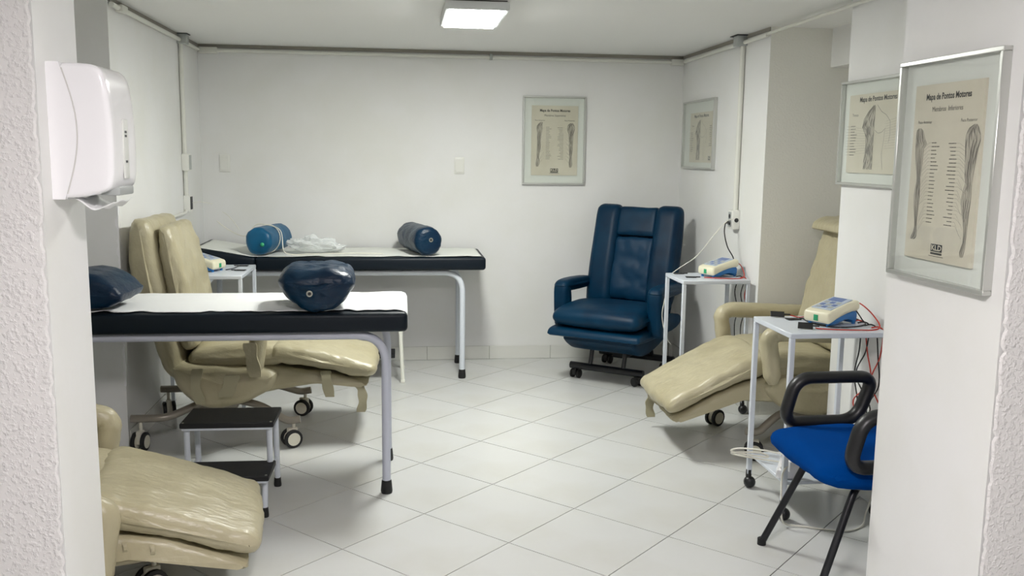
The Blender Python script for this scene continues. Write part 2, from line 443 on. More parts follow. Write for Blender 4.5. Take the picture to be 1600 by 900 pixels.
bm = B(); cyl(bm, (-.016, 0, CEIL-1.115-.06), (-.016, 0, .05), .0155); bmo('pipe', bm, 'conduit', t)
bm = B(); jbox(bm, (-.022, 0, 0), (.044, .085, .115)); ob = bmo('outlet_box', bm, 'plate', t)
bm = B(); box(bm, (-.047, -.012, -.045), (-.0441, .03, .045), .001); bmo('outlet_face', bm, 'box_grey', ob, False)
bm = B(); cyl(bm, (-.049, .008, -.022), (-.0441, .008, -.022), .013, 14); bmo('socket', bm, 'socket_dark', ob)
bm = B(); cyl(bm, (-.049, .008, .02), (-.0441, .008, .02), .013, 14); bmo('socket', bm, 'socket_dark', ob)
bm = B(); cyl(bm, (-.022, -.0455, -.002), (-.022, -.0425, -.002), .013, 14); bmo('socket', bm, 'socket_dark', ob)
# blank plates on back wall
for x, z, lab in ((-1.203, 1.405, 'cream blank wall plate near the left corner of the back wall'), (.412, 1.405, 'cream blank wall plate left of the framed arm chart')):
    t = thing('wall_plate', lab, 'wall plate', (x, YB, z), 0, 'blank wall plates')
    bm = B(); box(bm, (-.036, -.008, -.06), (.036, 0, .06), .004); bmo('plate', bm, 'plate', t)
    bm = B(); box(bm, (-.024, -.0095, -.045), (.024, -.0081, .045), .0005, 1); bmo('cover', bm, 'plate', t, False)

# ================================================================== framed charts
def text_part(name, s, size, x, y, z, parent, m='ink', bold=0, sx=1.0, shear=0):
    cu = bpy.data.curves.new('t', 'FONT'); cu.body = s; cu.size = size; cu.align_x = 'CENTER'; cu.align_y = 'CENTER'; cu.offset = bold; cu.resolution_u = 2; cu.shear = shear
    o = bpy.data.objects.new('t', cu); COL.objects.link(o)
    dg = bpy.context.evaluated_depsgraph_get(); me = bpy.data.meshes.new_from_object(o.evaluated_get(dg))
    bpy.data.objects.remove(o); bpy.data.curves.remove(cu)
    for v in me.vertices: v.co = Vector((v.co.x*sx+x, y-v.co.z, v.co.y+z))
    me.materials.clear()
    return link(name, me, m, parent)
def quad(bm, x0, z0, x1, z1, y): bm.faces.new([bm.verts.new((a, y, b_)) for a, b_ in ((x0, z0), (x1, z0), (x1, z1), (x0, z1))])
def strip(bm, pts, wd, y):
    P = [Vector((p[0], 0, p[1])) for p in pts]; L = []
    for i in range(len(P)):
        t = (P[min(i+1, len(P)-1)]-P[max(i-1, 0)]).normalized(); n = Vector((-t.z, 0, t.x))
        L.append((bm.verts.new(P[i]+n*wd/2+Vector((0, y, 0))), bm.verts.new(P[i]-n*wd/2+Vector((0, y, 0)))))
    for a, b_ in zip(L, L[1:]): bm.faces.new((a[0], a[1], b_[1], b_[0]))
def limb(parent, name, contour, y, seed, dark=.6):
    """flat engraving of a limb: contour = (z, x_left, x_right) from top to bottom"""
    rnd = random.Random(seed); n = 40
    def at(t):
        f = t*(len(contour)-1); i = min(int(f), len(contour)-2); u = f-i; u = u*u*(3-2*u)
        return [contour[i][k]+(contour[i+1][k]-contour[i][k])*u for k in range(3)]
    sh = B(); ln = B()
    for k in range(9):   # muscle bellies: broken streaks between the two contours
        s0 = (k+.1)/9; s1 = (k+.85)/9; t0 = 0
        while t0 < 1:
            t1 = min(1, t0+.08+.2*rnd.random())
            if rnd.random() < dark:
                pts = []; m = 8
                for q in range(m+1):
                    z, a, b_ = at(t0+(t1-t0)*q/m); mid = (s0+s1)/2+.03*math.sin(q); wv = (s1-s0)/2*math.sin(PI*q/m)
                    pts.append((z, a+(b_-a)*(mid-wv), a+(b_-a)*(mid+wv)))
                L = [(sh.verts.new((p[1], y, p[0])), sh.verts.new((p[2], y, p[0]))) for p in pts]
                for A, C in zip(L, L[1:]): sh.faces.new((A[0], A[1], C[1], C[0]))
            t0 = t1+.02
    wd = .0009
    fl_ = B(); L = [(lambda p: (fl_.verts.new((p[1], y+.0002, p[0])), fl_.verts.new((p[2], y+.0002, p[0]))))(at(i/n)) for i in range(n+1)]
    for A, C in zip(L, L[1:]): fl_.faces.new((A[0], A[1], C[1], C[0]))
    bmo(name+'_figure', fl_, 'ink_light', parent, False)
    for s in (0, 1, .22, .4, .57, .78):
        a0, a1 = (0, 1) if s in (0, 1) else (rnd.random()*.3, .6+rnd.random()*.4)
        strip(ln, [(lambda p: (p[1]+(p[2]-p[1])*(s+(0 if s in (0, 1) else .07*math.sin(i*.5+s*9))), p[0]))(at(a0+(a1-a0)*i/n)) for i in range(n+1)], wd, y-.0001)
    bmo(name+'_shading', sh, 'ink_mid', parent, False)['kind'] = 'stuff'; bmo(name+'_lines', ln, 'ink_grey', parent, False)['kind'] = 'stuff'
def chart(label, loc, rotz, W, H, pw, ph, pdx, pdz, draw, tilt=0):
    t = thing('framed_chart', label, 'framed chart', loc, rotz, None); t.rotation_euler = (tilt, 0, rotz)
    fwid, dep = .012, .026
    bm = B()
    for lo, hi in (((-W/2, -dep, H/2-fwid), (W/2, 0, H/2)), ((-W/2, -dep, -H/2), (W/2, 0, -H/2+fwid)), ((-W/2, -dep, -H/2+fwid), (-W/2+fwid, 0, H/2-fwid)), ((W/2-fwid, -dep, -H/2+fwid), (W/2, 0, H/2-fwid))):
        box(bm, lo, hi, .0015, 1)
    bmo('frame', bm, 'alu', t)
    bm = B(); box(bm, (-W/2+fwid, -.006, -H/2+fwid), (W/2-fwid, -.001, H/2-fwid)); bmo('backing', bm, 'mount', t, False)
    bm = B(); box(bm, (pdx-pw/2, -.0135, pdz-ph/2), (pdx+pw/2, -.0062, pdz+ph/2)); p = bmo('poster', bm, 'paper', t, False)
    draw(p, pdx, pdz, pw, ph, -.0139)
    bm = B(); box(bm, (-W/2+fwid+.001, -.022, -H/2+fwid+.001), (W/2-fwid-.001, -.020, H/2-fwid-.001)); bmo('glass_pane', bm, 'glass', t, False)
    return t
def logo(p, x, z, s, y):
    bm = B(); quad(bm, x-s, z-s*.36, x+s, z+s*.42, y); bmo('logo_block', bm, 'ink', p, False)
    text_part('logo_text', 'KLD', s*.78, x, y-.0003, z+.02*s, p, 'paper', s*.02, 1.25)
    bm = B(); quad(bm, x-s, z-s*.66, x+s, z-s*.44, y); bmo('logo_band', bm, 'ink', p, False)
    bm = B(); quad(bm, x-s*1.3, z-s*.86, x+s*1.3, z-s*.8, y); bmo('logo_line', bm, 'ink_grey', p, False)
def captions(p, rows, y, seed):
    """rows of tiny print and the leader lines to the drawing"""
    rnd = random.Random(seed); bm = B(); ln = B()
    for (x, z, wid, hgt, side, lead) in rows:
        u = 0
        while u < wid:
            q = min(wid, u+wid*(.15+.3*rnd.random()))
            if q-u > hgt*.4:
                a, b_ = (x+u, x+q) if side > 0 else (x-q, x-u)
                quad(bm, a, z-hgt/2, b_, z+hgt/2, y)
            u = q+hgt*.5
        if lead:
            strip(ln, [(x-side*hgt, z), (x-side*hgt*2-side*abs(lead[0]-x)*.25, z), lead], .0005, y)
    bmo('caption_print', bm, 'ink_grey', p, False)['kind'] = 'stuff'; bmo('leader_lines', ln, 'ink_mid', p, False)['kind'] = 'stuff'
def draw_legs(p, cx, cz, pw, ph, y, arms=False):
    X = lambda u: cx+(u-.5)*pw
    Z = lambda v: cz+(.5-v)*ph
    text_part('title_print', 'Mapa de Pontos Motores', pw*.076, X(.5), y, Z(.072), p, 'ink', pw*.0022, .84, .0)
    text_part('subtitle_print', 'Membros Superiores' if arms else 'Membros  Inferiores', pw*.060, X(.5), y, Z(.142), p, 'ink', 0, .9)
    text_part('column_print', 'Face Anterior', pw*.038, X(.18), y, Z(.212), p)
    text_part('column_print', 'Face Posterior', pw*.038, X(.82), y, Z(.212), p)
    if arms:
        la = [(.235, .20, .24), (.26, .15, .235), (.29, .115, .23), (.33, .11, .235), (.38, .125, .22), (.45, .125, .205), (.51, .13, .195), (.56, .125, .20), (.62, .12, .195), (.69, .12, .175), (.74, .125, .165), (.79, .11, .18), (.83, .10, .18), (.87, .11, .15), (.875, .12, .14)]
        lb = [(.245, .84, .88), (.27, .79, .91), (.31, .77, .93), (.35, .775, .925), (.40, .80, .905), (.46, .81, .90), (.52, .815, .895), (.57, .81, .895), (.63, .815, .89), (.70, .825, .88), (.75, .83, .875), (.80, .82, .885), (.84, .82, .89), (.88, .83, .87), (.885, .84, .86)]
    else:
        la = [(.245, .09, .12), (.26, .06, .16), (.31, .055, .20), (.335, .055, .235), (.36, .06, .19), (.44, .075, .185), (.50, .105, .175), (.53, .115, .165), (.56, .115, .175), (.60, .095, .175), (.64, .09, .18), (.70, .10, .175), (.77, .125, .165), (.82, .135, .165), (.85, .12, .175), (.875, .095, .175), (.89, .085, .15), (.893, .09, .13)]
        lb = [(.235, .90, .93), (.255, .83, .96), (.285, .80, .985), (.32, .79, 1.0-.005), (.36, .80, .975), (.43, .81, .955), (.50, .82, .935), (.55, .84, .925), (.59, .815, .93), (.64, .80, .93), (.70, .815, .92), (.76, .85, .915), (.82, .87, .91), (.87, .87, .905), (.90, .85, .905), (.925, .835, .895), (.945, .845, .885), (.95, .855, .875)]
    limb(p, 'limb', [(Z(a), X(b_), X(c)) for a, b_, c in la], y, 3, .7); limb(p, 'limb', [(Z(a), X(b_), X(c)) for a, b_, c in lb], y, 4, .7)
    rows = []; n = 22; rnd = random.Random(8)
    for i in range(n):
        v = (.33+i*.0215)+(0 if not arms else -.02)
        rows.append((X(.31), Z(v), pw*(.06+.06*rnd.random()), ph*.0044, 1, (X(.17+.03*rnd.random()), Z(v+.03+.004*i*rnd.random()))))
        rows.append((X(.69 if i > 3 else .67), Z(v+.005), pw*(.06+.07*rnd.random()), ph*.0044, -1, (X(.80+.05*rnd.random()), Z(v+.03+.004*i*rnd.random()))))
    captions(p, rows, y, 2)
    logo(p, X(.5), Z(.925), pw*.085, y)
def draw_torso(p, cx, cz, pw, ph, y, lean=0):
    X = lambda u: cx+(u-.5)*pw
    Z = lambda v: cz+(.5-v)*ph
    text_part('title_print', 'Mapa de Pontos Motores', pw*.062, X(.5), y, Z(.07), p, 'ink', pw*.0014, 1.0)
    text_part('column_print', 'Tronco', pw*.036, X(.12), y, Z(.26), p)
    limb(p, 'torso', [(Z(a), X(b_), X(c)) for a, b_, c in [(.15, .44, .47), (.22, .36, .47), (.32, .28, .47), (.42, .26, .47), (.52, .32, .47), (.64, .34, .47), (.76, .33, .47), (.86, .32, .47), (.95, .32, .47)]], y, 6, .85)
    bm = B()
    strip(bm, [(X(a), Z(b_)) for a, b_ in [(.50, .15), (.58, .24), (.66, .28), (.73, .36), (.74, .52), (.72, .62)]], .0014, y)
    strip(bm, [(X(a), Z(b_)) for a, b_ in [(.48, .46), (.54, .50), (.60, .49), (.66, .44)]], .0014, y)
    strip(bm, [(X(a), Z(b_)) for a, b_ in [(.65, .46), (.64, .60), (.62, .76), (.65, .95)]], .0014, y)
    bmo('torso_outline', bm, 'ink_grey', p, False)
    rows = []; rnd = random.Random(4)
    for i in range(11): rows.append((X(.05), Z(.40+i*.037), pw*(.07+.05*rnd.random()), ph*.008, 1, (X(.32+.05*rnd.random()), Z(.44+.03*i))))
    for i in range(12): rows.append((X(.97), Z(.28+i*.035), pw*(.06+.05*rnd.random()), ph*.008, -1, (X(.66), Z(.36+.03*i))))
    captions(p, rows, y, 3)
    logo(p, X(.90), Z(.90), pw*.05, y)
chart('framed anatomy chart of arms hanging on the back wall', (1.087, YB, 1.589), 0, .455, .625, .335, .492, .005, 0, lambda *a: draw_legs(*a, arms=True))
chart('small framed trunk chart on the right wall beside the corner', (XR, 6.12, 1.637), -PI/2, .66, .462, .47, .335, .055, -.02, draw_torso)
chart('framed trunk chart on the wall past the alcove, half hidden', (XR, 3.735, 1.602), -PI/2, .65, .462, .49, .342, -.01, -.004, draw_torso)
chart('large framed leg muscle chart on the near right pillar', (1.5, 2.39, 1.460), -PI/2, .475, .624, .322, .492, .0, -.006, draw_legs)

# ================================================================== paper towel dispenser on the left pillar
t = thing('towel_dispenser', 'glossy white paper towel dispenser on the left pillar', 'towel dispenser', (-.85, 2.485, 1.368))
HZ = .332
def seam(z): u = z/HZ; return .028+.036*math.sin(PI*min(1, max(0, u*.95+.02)))**1.1
N = 24; zz = [HZ*i/N for i in range(N+1)]
bm = B(); prism(bm, [(0, 0)]+[(seam(z), z) for z in zz]+[(0, HZ)], -.1085, .1085); bmo('housing', bm, 'plastic_white', t, True, math.radians(30))
cov = [(.004, .002), (.004, HZ-.002), (.085, HZ-.001), (.115, HZ-.006), (.132, HZ-.025), (.140, HZ-.07), (.146, HZ-.15), (.146, .10), (.143, .045), (.135, .025), (.10, .012), (.06, .004)]
bm = soft(cov, .214, .014, n=90, ny=8, smooth_it=2, bulge=.0); bmo('cover', bm, 'plastic_white', t, True, math.radians(50))
for sg in (-1, 1):
    bm = B(); sweep(bm, [(seam(z)+.0012, sg*.1065, z) for z in zz[1:-1]], .0022, 6); bmo('seam', bm, 'plastic_seam', t)
bm = B(); box(bm, (.1445, -.02, .05), (.1495, .02, .20), .002); lw_ = bmo('level_window', bm, 'mount', t)
for z in (.165, .155, .09): 
    bm = B(); box(bm, (.1490, -.012, z), (.1502, .005, z+.006)); bmo('window_mark', bm, 'socket_dark', lw_, False)
bm = B(); box(bm, (.098, -.06, .008), (.146, .06, .03), .004); bmo('tear_edge', bm, 'box_grey', t)
# towel tongue
bm = B(); rows = []
for i in range(11):
    u = i/10; r_ = []
    for k in range(9):
        y = -.09+.18*k/8; r_.append(bm.verts.new((.045+.09*u, y*(1-.1*u), .006-.028*math.sin(PI*u*.9)+.003*math.sin(k*1.3+i))))
    rows.append(r_)
for A, C in zip(rows, rows[1:]):
    for k in range(8): bm.faces.new((A[k], A[k+1], C[k+1], C[k]))
o = bmo('paper_towel', bm, 'sheet', None); o.location = (-.85, 2.485, 1.364); tag(o, 'white paper towel hanging out under the dispenser', 'paper towel')
md = o.modifiers.new('thickness', 'SOLIDIFY'); md.thickness = .0015

# ================================================================== examination couches
def exam_table(label, loc, L, W, head, tube_mat, inset, head_tilt, ztop=.82):
    """origin at right front bottom corner; couch runs to -x"""
    t = thing('exam_table', label, 'exam table', loc)
    th = .085; zb = ztop-th
    x1 = -L+head
    bm = soft([(x1+.006, zb), (0, zb), (0, ztop), (x1+.006, ztop)], W, .022, n=60, ny=10, smooth_it=3, amp=.0025, freq=6, y0=W/2, bulge=.1, crown=.004)
    # squarer outline than the smoothing alone gives
    bm.free(); bm = B(); box(bm, (x1+.006, 0, zb), (0, W, ztop), .02, 4); bmo('mattress', bm, 'vinyl_dark', t)
    bm = B(); box(bm, (-head+.0, 0, 0), (-.004, W, th), .02, 4, Matrix.Translation((x1, 0, zb)) @ Matrix.Rotation(math.radians(head_tilt), 4, 'Y')); bmo('head_section', bm, 'vinyl_dark', t)
    zt = zb-.022; r = .019
    for y in (.065, W-.06):
        bm = B(); sweep(bm, fillet([(-inset, y, .03), (-inset, y, zt), (-L+.085, y, zt), (-L+.085, y, .03)], .13, 10), r, 12); bmo('leg_frame', bm, tube_mat, t)
        for x in (-inset, -L+.085):
            bm = B(); lathe(bm, [(.024, 0), (.026, .01), (.022, .055), (.0205, .06)], 14, Matrix.Translation((x, y, 0))); bmo('foot', bm, 'black_rubber', t)
    for x in (-.3, -L/2, -L+.3):
        bm = B(); box(bm, (x-.015, .06, zt-.012), (x+.015, W-.06, zt+.02), .003); bmo('crossbar', bm, tube_mat, t)
    return t
LB = (.55, 5.925, 0); LF = (.025, 3.855, 0)
exam_table('dark padded examination couch against the back wall, head end raised', LB, 1.88, .575, .40, 'paint_white', .15, 10)
exam_table('dark padded examination couch in front, with stool beneath it', LF, 1.85, .565, .50, 'paint_lilac', .095, 0)
def couch_sheet(label, loc, x0, x1, y0, y1, m, seed, drape, wav, tilt_from=None, tilt=0):
    rnd = random.Random(seed); bm = B(); nx, ny = 120, 22; G = []
    for i in range(nx+1):
        x = x0+(x1-x0)*i/nx; col = []
        # irregular front hem
        hem = y0+wav*(.2+max(0, noise.noise(Vector((x*6, seed, 0)))+.5*noise.noise(Vector((x*15, seed, 3)))))
        for k in range(ny+1):
            y = hem+(y1-hem)*k/ny
            z = .0045+.004*max(0, noise.noise(Vector((x*9, y*9, seed))))+.016*max(0, noise.noise(Vector((x*3.3, y*6, seed+5)))-.12)
            if k == 0: z += .001
            xx = x
            d = x-(x1-drape)
            if drape and d > 0:      # over the foot end
                a = min(d/.024, PI/2); xx = x1-drape+.024*math.sin(a); z = z*math.cos(a)-.024*(1-math.cos(a))-max(0, d-.024*PI/2)
                xx += .004
            if tilt_from is not None and x < tilt_from: z += math.tan(tilt)*(tilt_from-x)
            col.append(bm.verts.new((xx, y, z)))
        G.append(col)
    for A, C in zip(G, G[1:]):
        for k in range(ny): bm.faces.new((A[k], C[k], C[k+1], A[k+1]))
    o = bmo('couch_sheet', bm, m, None, True, None); o.location = loc; tag(o, label, 'sheet')
    md = o.modifiers.new('thickness', 'SOLIDIFY'); md.thickness = .0015; md.offset = 1
    return o
couch_sheet('creased white sheet spread over the front couch', (LF[0], LF[1], .82), -1.83, .052, .004, .555, 'sheet', 2, .078, .11)
couch_sheet('greyish white paper sheet on the couch by the back wall', (LB[0], LB[1], .82), -1.83, -.03, .012, .56, 'sheet_grey', 7, 0, .05, -1.49, math.radians(10))

# ---- rolls and bolsters
def roll_mesh(L, r, amp, seed, n=36, ny=22, squash=1.0):
    bm = B(); rings = []
    secs = []
    for i in range(7):
        a = PI/2*i/6; secs.append((-L/2+.035*(1-math.cos(a)), r*(.45+.55*math.sin(a)**.8)))
    for i in range(1, ny): secs.append((-L/2+.035+(L-.07)*i/ny, r))
    for y, rr in list(reversed(secs[:7])): secs.append((-y, rr))
    for y, rr in secs:
        ring = []
        for k in range(n):
            a = 2*PI*k/n; d = amp*(noise.noise(Vector((math.cos(a)*2, y*9, math.sin(a)*2+seed)))+.5*noise.noise(Vector((math.cos(a)*5, y*14, math.sin(a)*5+seed))))
            ring.append(bm.verts.new(((rr+d)*math.cos(a), y, (rr+d)*math.sin(a)*squash)))
        rings.append(ring)
    for A, C in zip(rings, rings[1:]):
        for k in range(n): bm.faces.new((A[k], A[(k+1) % n], C[(k+1) % n], C[k]))
    for R_, s in ((rings[0], -1), (rings[-1], 1)):
        c = bm.verts.new((0, s*(L/2+.006), 0))
        for k in range(n): bm.faces.new((R_[k], R_[(k+1) % n], c))
    return bm
def grommet(t, x, y, z, r=.011):
    bm = B(); sweep(bm, [(x+r*math.cos(2*PI*i/16), y, z+r*math.sin(2*PI*i/16)) for i in range(16)], .0035, 6, closed=True); g_ = bmo('eyelet', bm, 'brass', t)
    bm = B(); cyl(bm, (x, y+.001, z), (x, y-.001, z), r*.7, 12); bmo('eyelet_hole', bm, 'socket_dark', g_)
t = thing('bolster', 'navy cylindrical bolster on the back couch', 'bolster', (.118, 6.18, .828), math.radians(14))
bm = roll_mesh(.50, .094, .006, 1); bmesh.ops.translate(bm, verts=bm.verts, vec=(0, 0, .094)); bmo('cover', bm, 'navy', t); grommet(t, .012, -.256, .105)
t = thing('bolster', 'teal blue roll tied with white cord on the back couch', 'bolster', (-.862, 6.16, .832), math.radians(-13))
bm = roll_mesh(.42, .088, .005, 4); bmesh.ops.translate(bm, verts=bm.verts, vec=(0, 0, .088)); bmo('cover', bm, 'teal', t)
bm = B(); sweep(bm, [(.092*math.cos(2*PI*i/28), -.05+.03*math.sin(2*PI*i/28), .09+.092*math.sin(2*PI*i/28)) for i in range(28)], .003, 6, closed=True); bmo('cord', bm, 'white_wire', t)
bm = B(); lathe(bm, [(.012, 0), (.014, .004), (.006, .012)], 10, rotm('X', 90, (.035, -.214, .07))); bmo('tie_knot', bm, 'green', t)
# big knee wedge on the front couch: rounded, broad on top, narrow below
t = thing('knee_bolster', 'large navy wedge bolster resting on the front couch', 'bolster', (-.36, 4.0, .828), math.radians(4))
prof = [(-.06, .0), (.055, .0), (.115, .05), (.165, .11), (.145, .170), (.05, .188), (-.03, .178), (-.11, .182), (-.172, .132), (-.13, .06)]
bm = soft(prof, .40, .06, n=72, ny=22, smooth_it=2, amp=.011, freq=11, seed=3, bulge=.45); bmo('cover', bm, 'navy', t)
grommet(t, -.03, -.228, .088, .010)
t = thing('wedge_cushion', 'navy vinyl wedge cushion at the left end of the front couch', 'cushion', (-1.375, 4.03, .829), math.radians(-4))
prof = [(-.26, .0), (.16, .0), (.265, .055), (.20, .12), (.11, .165), (-.02, .158), (-.26, .13)]
bm = soft(prof, .30, .035, n=64, ny=12, smooth_it=1, amp=.006, freq=7, seed=6, bulge=.15); bmo('cover', bm, 'navy', t)
# crumpled plastic bag and rope on the back couch
bm = B(); bmesh.ops.create_icosphere(bm, subdivisions=5, radius=1)
for v in bm.verts:
    p = v.co.copy(); d = 1+.28*noise.noise(p*2.1)+.16*noise.noise(p*5+Vector((3, 0, 0)))+.08*abs(noise.noise(p*11))
    x = p.x*.17*d+ .02; tz = 1.0-.45*max(0, p.x)
    v.co = Vector((x, p.y*.085*d, max(.002, (p.z*.5+.5)*.105*d*tz)))
o = bmo('plastic_bag', bm, 'film', None, True, math.radians(25)); o.location = (-.575, 6.13, .831); tag(o, 'crumpled clear plastic bag lying beside the teal roll', 'plastic bag')
bm = B(); sweep(bm, spline([(-1.23, 6.35, 1.02), (-1.13, 6.28, .96), (-1.02, 6.2, .935), (-.95, 6.17, 1.01), (-.88, 6.15, 1.013), (-.78, 6.08, .98), (-.752, 6.0, .86), (-.70, 5.975, .836), (-.60, 5.99, .836), (-.45, 6.02, .836), (-.3, 6.05, .836), (-.12, 6.02, .836)], 8), .0035, 6)
tag(bmo('loose_cord', bm, 'white_wire', None), 'thin white cord trailing over the teal roll and bag', 'cord')
bm = B(); bmesh.ops.create_icosphere(bm, subdivisions=4, radius=1)
for v in bm.verts:
    p = v.co; d = 1+.3*noise.noise(p*3); v.co = Vector((p.x*.055*d, p.y*.04*d, max(.001, (p.z*.5+.5)*.05*d)))
o = bmo('rolled_towel', bm, 'sheet', None); o.location = (-.445, 6.16, .831); tag(o, 'small bunched white cloth at the end of the plastic bag', 'cloth')

# ================================================================== recliners
def castor(parent, x, y, big=True, zt=.14, ang=0, m_body='castor_white'):
    r = .047 if big else .03
    mt = Matrix.Translation((x, y, 0)) @ Matrix.Rotation(ang, 4, 'Z')
    bm = B(); box(bm, (-.022, -.014, r*.7), (.03, .014, r*2.15), .006, 2, mt); cyl(bm, mt @ Vector((.012, 0, r*1.9)), mt @ Vector((.012, 0, zt)), .009, 10); c = bmo('castor', bm, m_body, parent)
    for s in (-1, 1):
        bm = B(); m2 = mt @ Matrix.Translation((0, s*.024, r)) @ Matrix.Rotation(PI/2, 4, 'X')
        lathe(bm, [(r*.82, -.010), (r, -.007), (r, .007), (r*.82, .010)], 20, m2); bmo('tyre', bm, 'black_rubber', c)
        bm = B(); lathe(bm, [(r*.78, -.0115), (r*.7, .0115)] if s < 0 else [(r*.7, -.0115), (r*.78, .0115)], 18, m2); bmo('wheel_disc', bm, m_body, c)
    return c
def strap_part(parent, pts, wd, m='strap', th=.004, name='strap'):
    """flat fabric band following pts; width along local direction wd"""
    P = [Vector(p) for p in spline(pts, 6)]; wv = Vector(wd); bm = B(); L = []
    for i, p in enumerate(P):
        t_ = (P[min(i+1, len(P)-1)]-P[max(i-1, 0)]).normalized(); n = t_.cross(wv).normalized()*th
        k = wv*(1+.12*math.sin(i*.9))
        L.append([bm.verts.new(q) for q in (p-k/2-n, p+k/2-n, p+k/2+n, p-k/2+n)])
    for A, C in zip(L, L[1:]):
        for k in range(4): bm.faces.new((A[k], A[(k+1) % 4], C[(k+1) % 4], C[k]))
    bm.faces.new(L[0][::-1]); bm.faces.new(L[-1])
    return bmo(name, bm, m, parent)
def beige_recliner(label, loc, rotz, end_z, seed, lean=.05, amp=.006, gap_z=.012, arm_y=.335, arm_front=.27, arm_front_near=None, arm_drop_near=0, straps=True, rcast=.385, cyn=.29, dz=0, arm_z=.645, fcast=.385):
    """x forward, origin on the floor under the pedestal; footrest raised, end_z = height of its top edge"""
    t = thing('recliner', label, 'recliner', loc, rotz, 'cream hospital recliners')
    W = .56
    # back shell and front pad
    bm = soft([(-.20, .36), (-.10, .36), (-.17-lean*.3, .75), (-.19-lean, 1.12), (-.22-lean, 1.16), (-.305-lean, 1.15), (-.325-lean*.6, .82), (-.26, .56)], .60, .05, n=72, ny=16, amp=amp, freq=7, seed=seed); bmo('backrest', bm, 'beige', t)
    bm = soft([(-.15, .50), (-.03, .50), (-.05-lean*.4, .78), (-.10-lean, 1.10), (-.13-lean, 1.125), (-.185-lean, 1.115), (-.165-lean*.5, .8)], .54, .04, n=72, ny=16, amp=amp*1.5, freq=13, seed=seed+2); bmo('back_pad', bm, 'beige', t)
    # seat
    bm = soft([(-.10, .40), (.36, .41), (.38, .46), (.34, .53), (.12, .535), (-.10, .50)], W-.02, .04, n=64, ny=16, amp=amp, freq=7, seed=seed+3, crown=.01); bmo('seat', bm, 'beige', t)
    # legrest cushion
    zt = end_z; x0 = .30; zm = .505-(.47-zt)*.36; tk = .082
    bm = soft([(x0, .435), (x0, .50), (x0+.05, .535), (.54, zm), (.80, zt), (.832, zt-.025), (.83, zt-tk+.02), (.79, zt-tk), (.54, zm-tk-.006)], W, .036, n=80, ny=20, amp=amp*1.1, freq=11, seed=seed+5, crown=.012); bmo('legrest', bm, 'beige', t)
    # lower padded panel under the legrest
    g_ = gap_z
    bm = soft([(.10, .24), (.10, .42-g_), (.30, .43-g_), (.54, zm-tk-.008-g_), (.785, zt-tk-.010-g_), (.802, zt-tk-.022-g_), (.77, zt-tk-.048-g_), (.54, zm-tk-.072-g_), (.32, .285)], W-.03, .028, n=72, ny=14, amp=amp, freq=9, seed=seed+7); bmo('legrest_panel', bm, 'beige', t)
    # upholstered side skirt / body
    bm = soft([(-.20, .46), (-.17, .36), (-.12, .27), (-.02, .205), (.14, .21), (.27, .27), (.34, .33), (.34, .415), (.0, .43)], .62, .05, n=72, ny=12, amp=amp*1.2, freq=6, seed=seed+9); bmo('side_body', bm, 'beige', t)
    # arms: padded bar turning down at the front
    for s in (-1, 1):
        bm = B(); y = s*arm_y; af = arm_front_near if (s < 0 and arm_front_near) else arm_front; az = arm_z-(arm_drop_near if s < 0 else 0)
        pts = fillet([(-.23, y, az-.02), (af-.05, y, az+.005), (af, y, az-.02), (af-.035, y, az-.25)], .07, 7)
        pts = [p for p in pts]
        dense = []
        for a, b_ in zip(pts, pts[1:]):
            k = max(1, int((b_-a).length/.02)); dense += [a+(b_-a)*q/k for q in range(k)]
        dense.append(pts[-1]); N_ = len(dense)
        rad = [.043*(1+.08*noise.noise(Vector((i*.45, seed, s)))) * (min(1, .55+.25*i) if i < 3 else 1) * (min(1, .55+.25*(N_-1-i)) if N_-1-i < 3 else 1) for i in range(N_)]
        sweep(bm, dense, .04, 14, radii=rad); bmo('armrest', bm, 'beige', t)
    # steel under-frame
    for s in (-1, 1):
        bm = B(); y = s*.29
        sweep(bm, fillet([(-rcast-.04, y, .165), (-.20, y, .165), (-.06, s*.13, .20), (.08, s*.13, .215), (.24, s*.22, .205), (fcast-.015, y if s > 0 else -cyn, .135), (fcast+.045, y if s > 0 else -cyn, .145)], .06, 6), .0195, 12); bmo('base_arm', bm, 'steel', t)
    bm = B(); box(bm, (-.10, -.16, .17), (.12, .16, .225), .01); cyl(bm, (.0, 0, .2), (.0, 0, .3), .05, 16); bmo('pedestal', bm, 'steel', t)
    for (x, y, a) in ((-rcast, -.29, 1.4), (-rcast, .29, 1.9), (fcast, -cyn, .5), (fcast, .29, -.3)):
        castor(t, x, y, True, .155, a)
    if dz:
        for ch in t.children:
            if ch.name.split('.')[0] not in ('castor', 'base_arm', 'pedestal'): ch.location.z = dz
    # fabric ties
    if straps:
        zp = zm-tk
        strap_part(t, [(.58, -.27, zp-.02), (.585, -.292, zp-.06), (.60, -.285, zp-.15)], (.05, 0, .0))
        strap_part(t, [(.735, -.24, zt-tk-.03), (.76, -.272, zt-tk-.06), (.765, -.285, zt-tk-.115), (.755, -.28, zt-tk-.17)], (.045, .0, 0))
        strap_part(t, [(-.04, -.315, .42), (-.05, -.33, .33), (-.03, -.318, .24)], (.05, 0, 0))
    else:
        for xx in (.42, .50):
            z0_ = .43-g_+(zm-tk-.008-.43)*(xx-.30)/.24
            strap_part(t, [(xx, -.262, z0_-.02+dz), (xx+.004, -.272, z0_-.035+dz), (xx, -.262, z0_-.055+dz)], (.012, 0, 0), 'beige')
    return t
rm = beige_recliner('cream vinyl recliner behind the front couch, backrest by left wall', (-.965, 4.895, 0), 0, .425, 1, rcast=.335, fcast=.405)
strap_part(rm, [(.225, -.378, .56), (.235, -.384, .48), (.25, -.378, .39)], (.06, 0, .0), 'beige', .008, 'arm_tie')
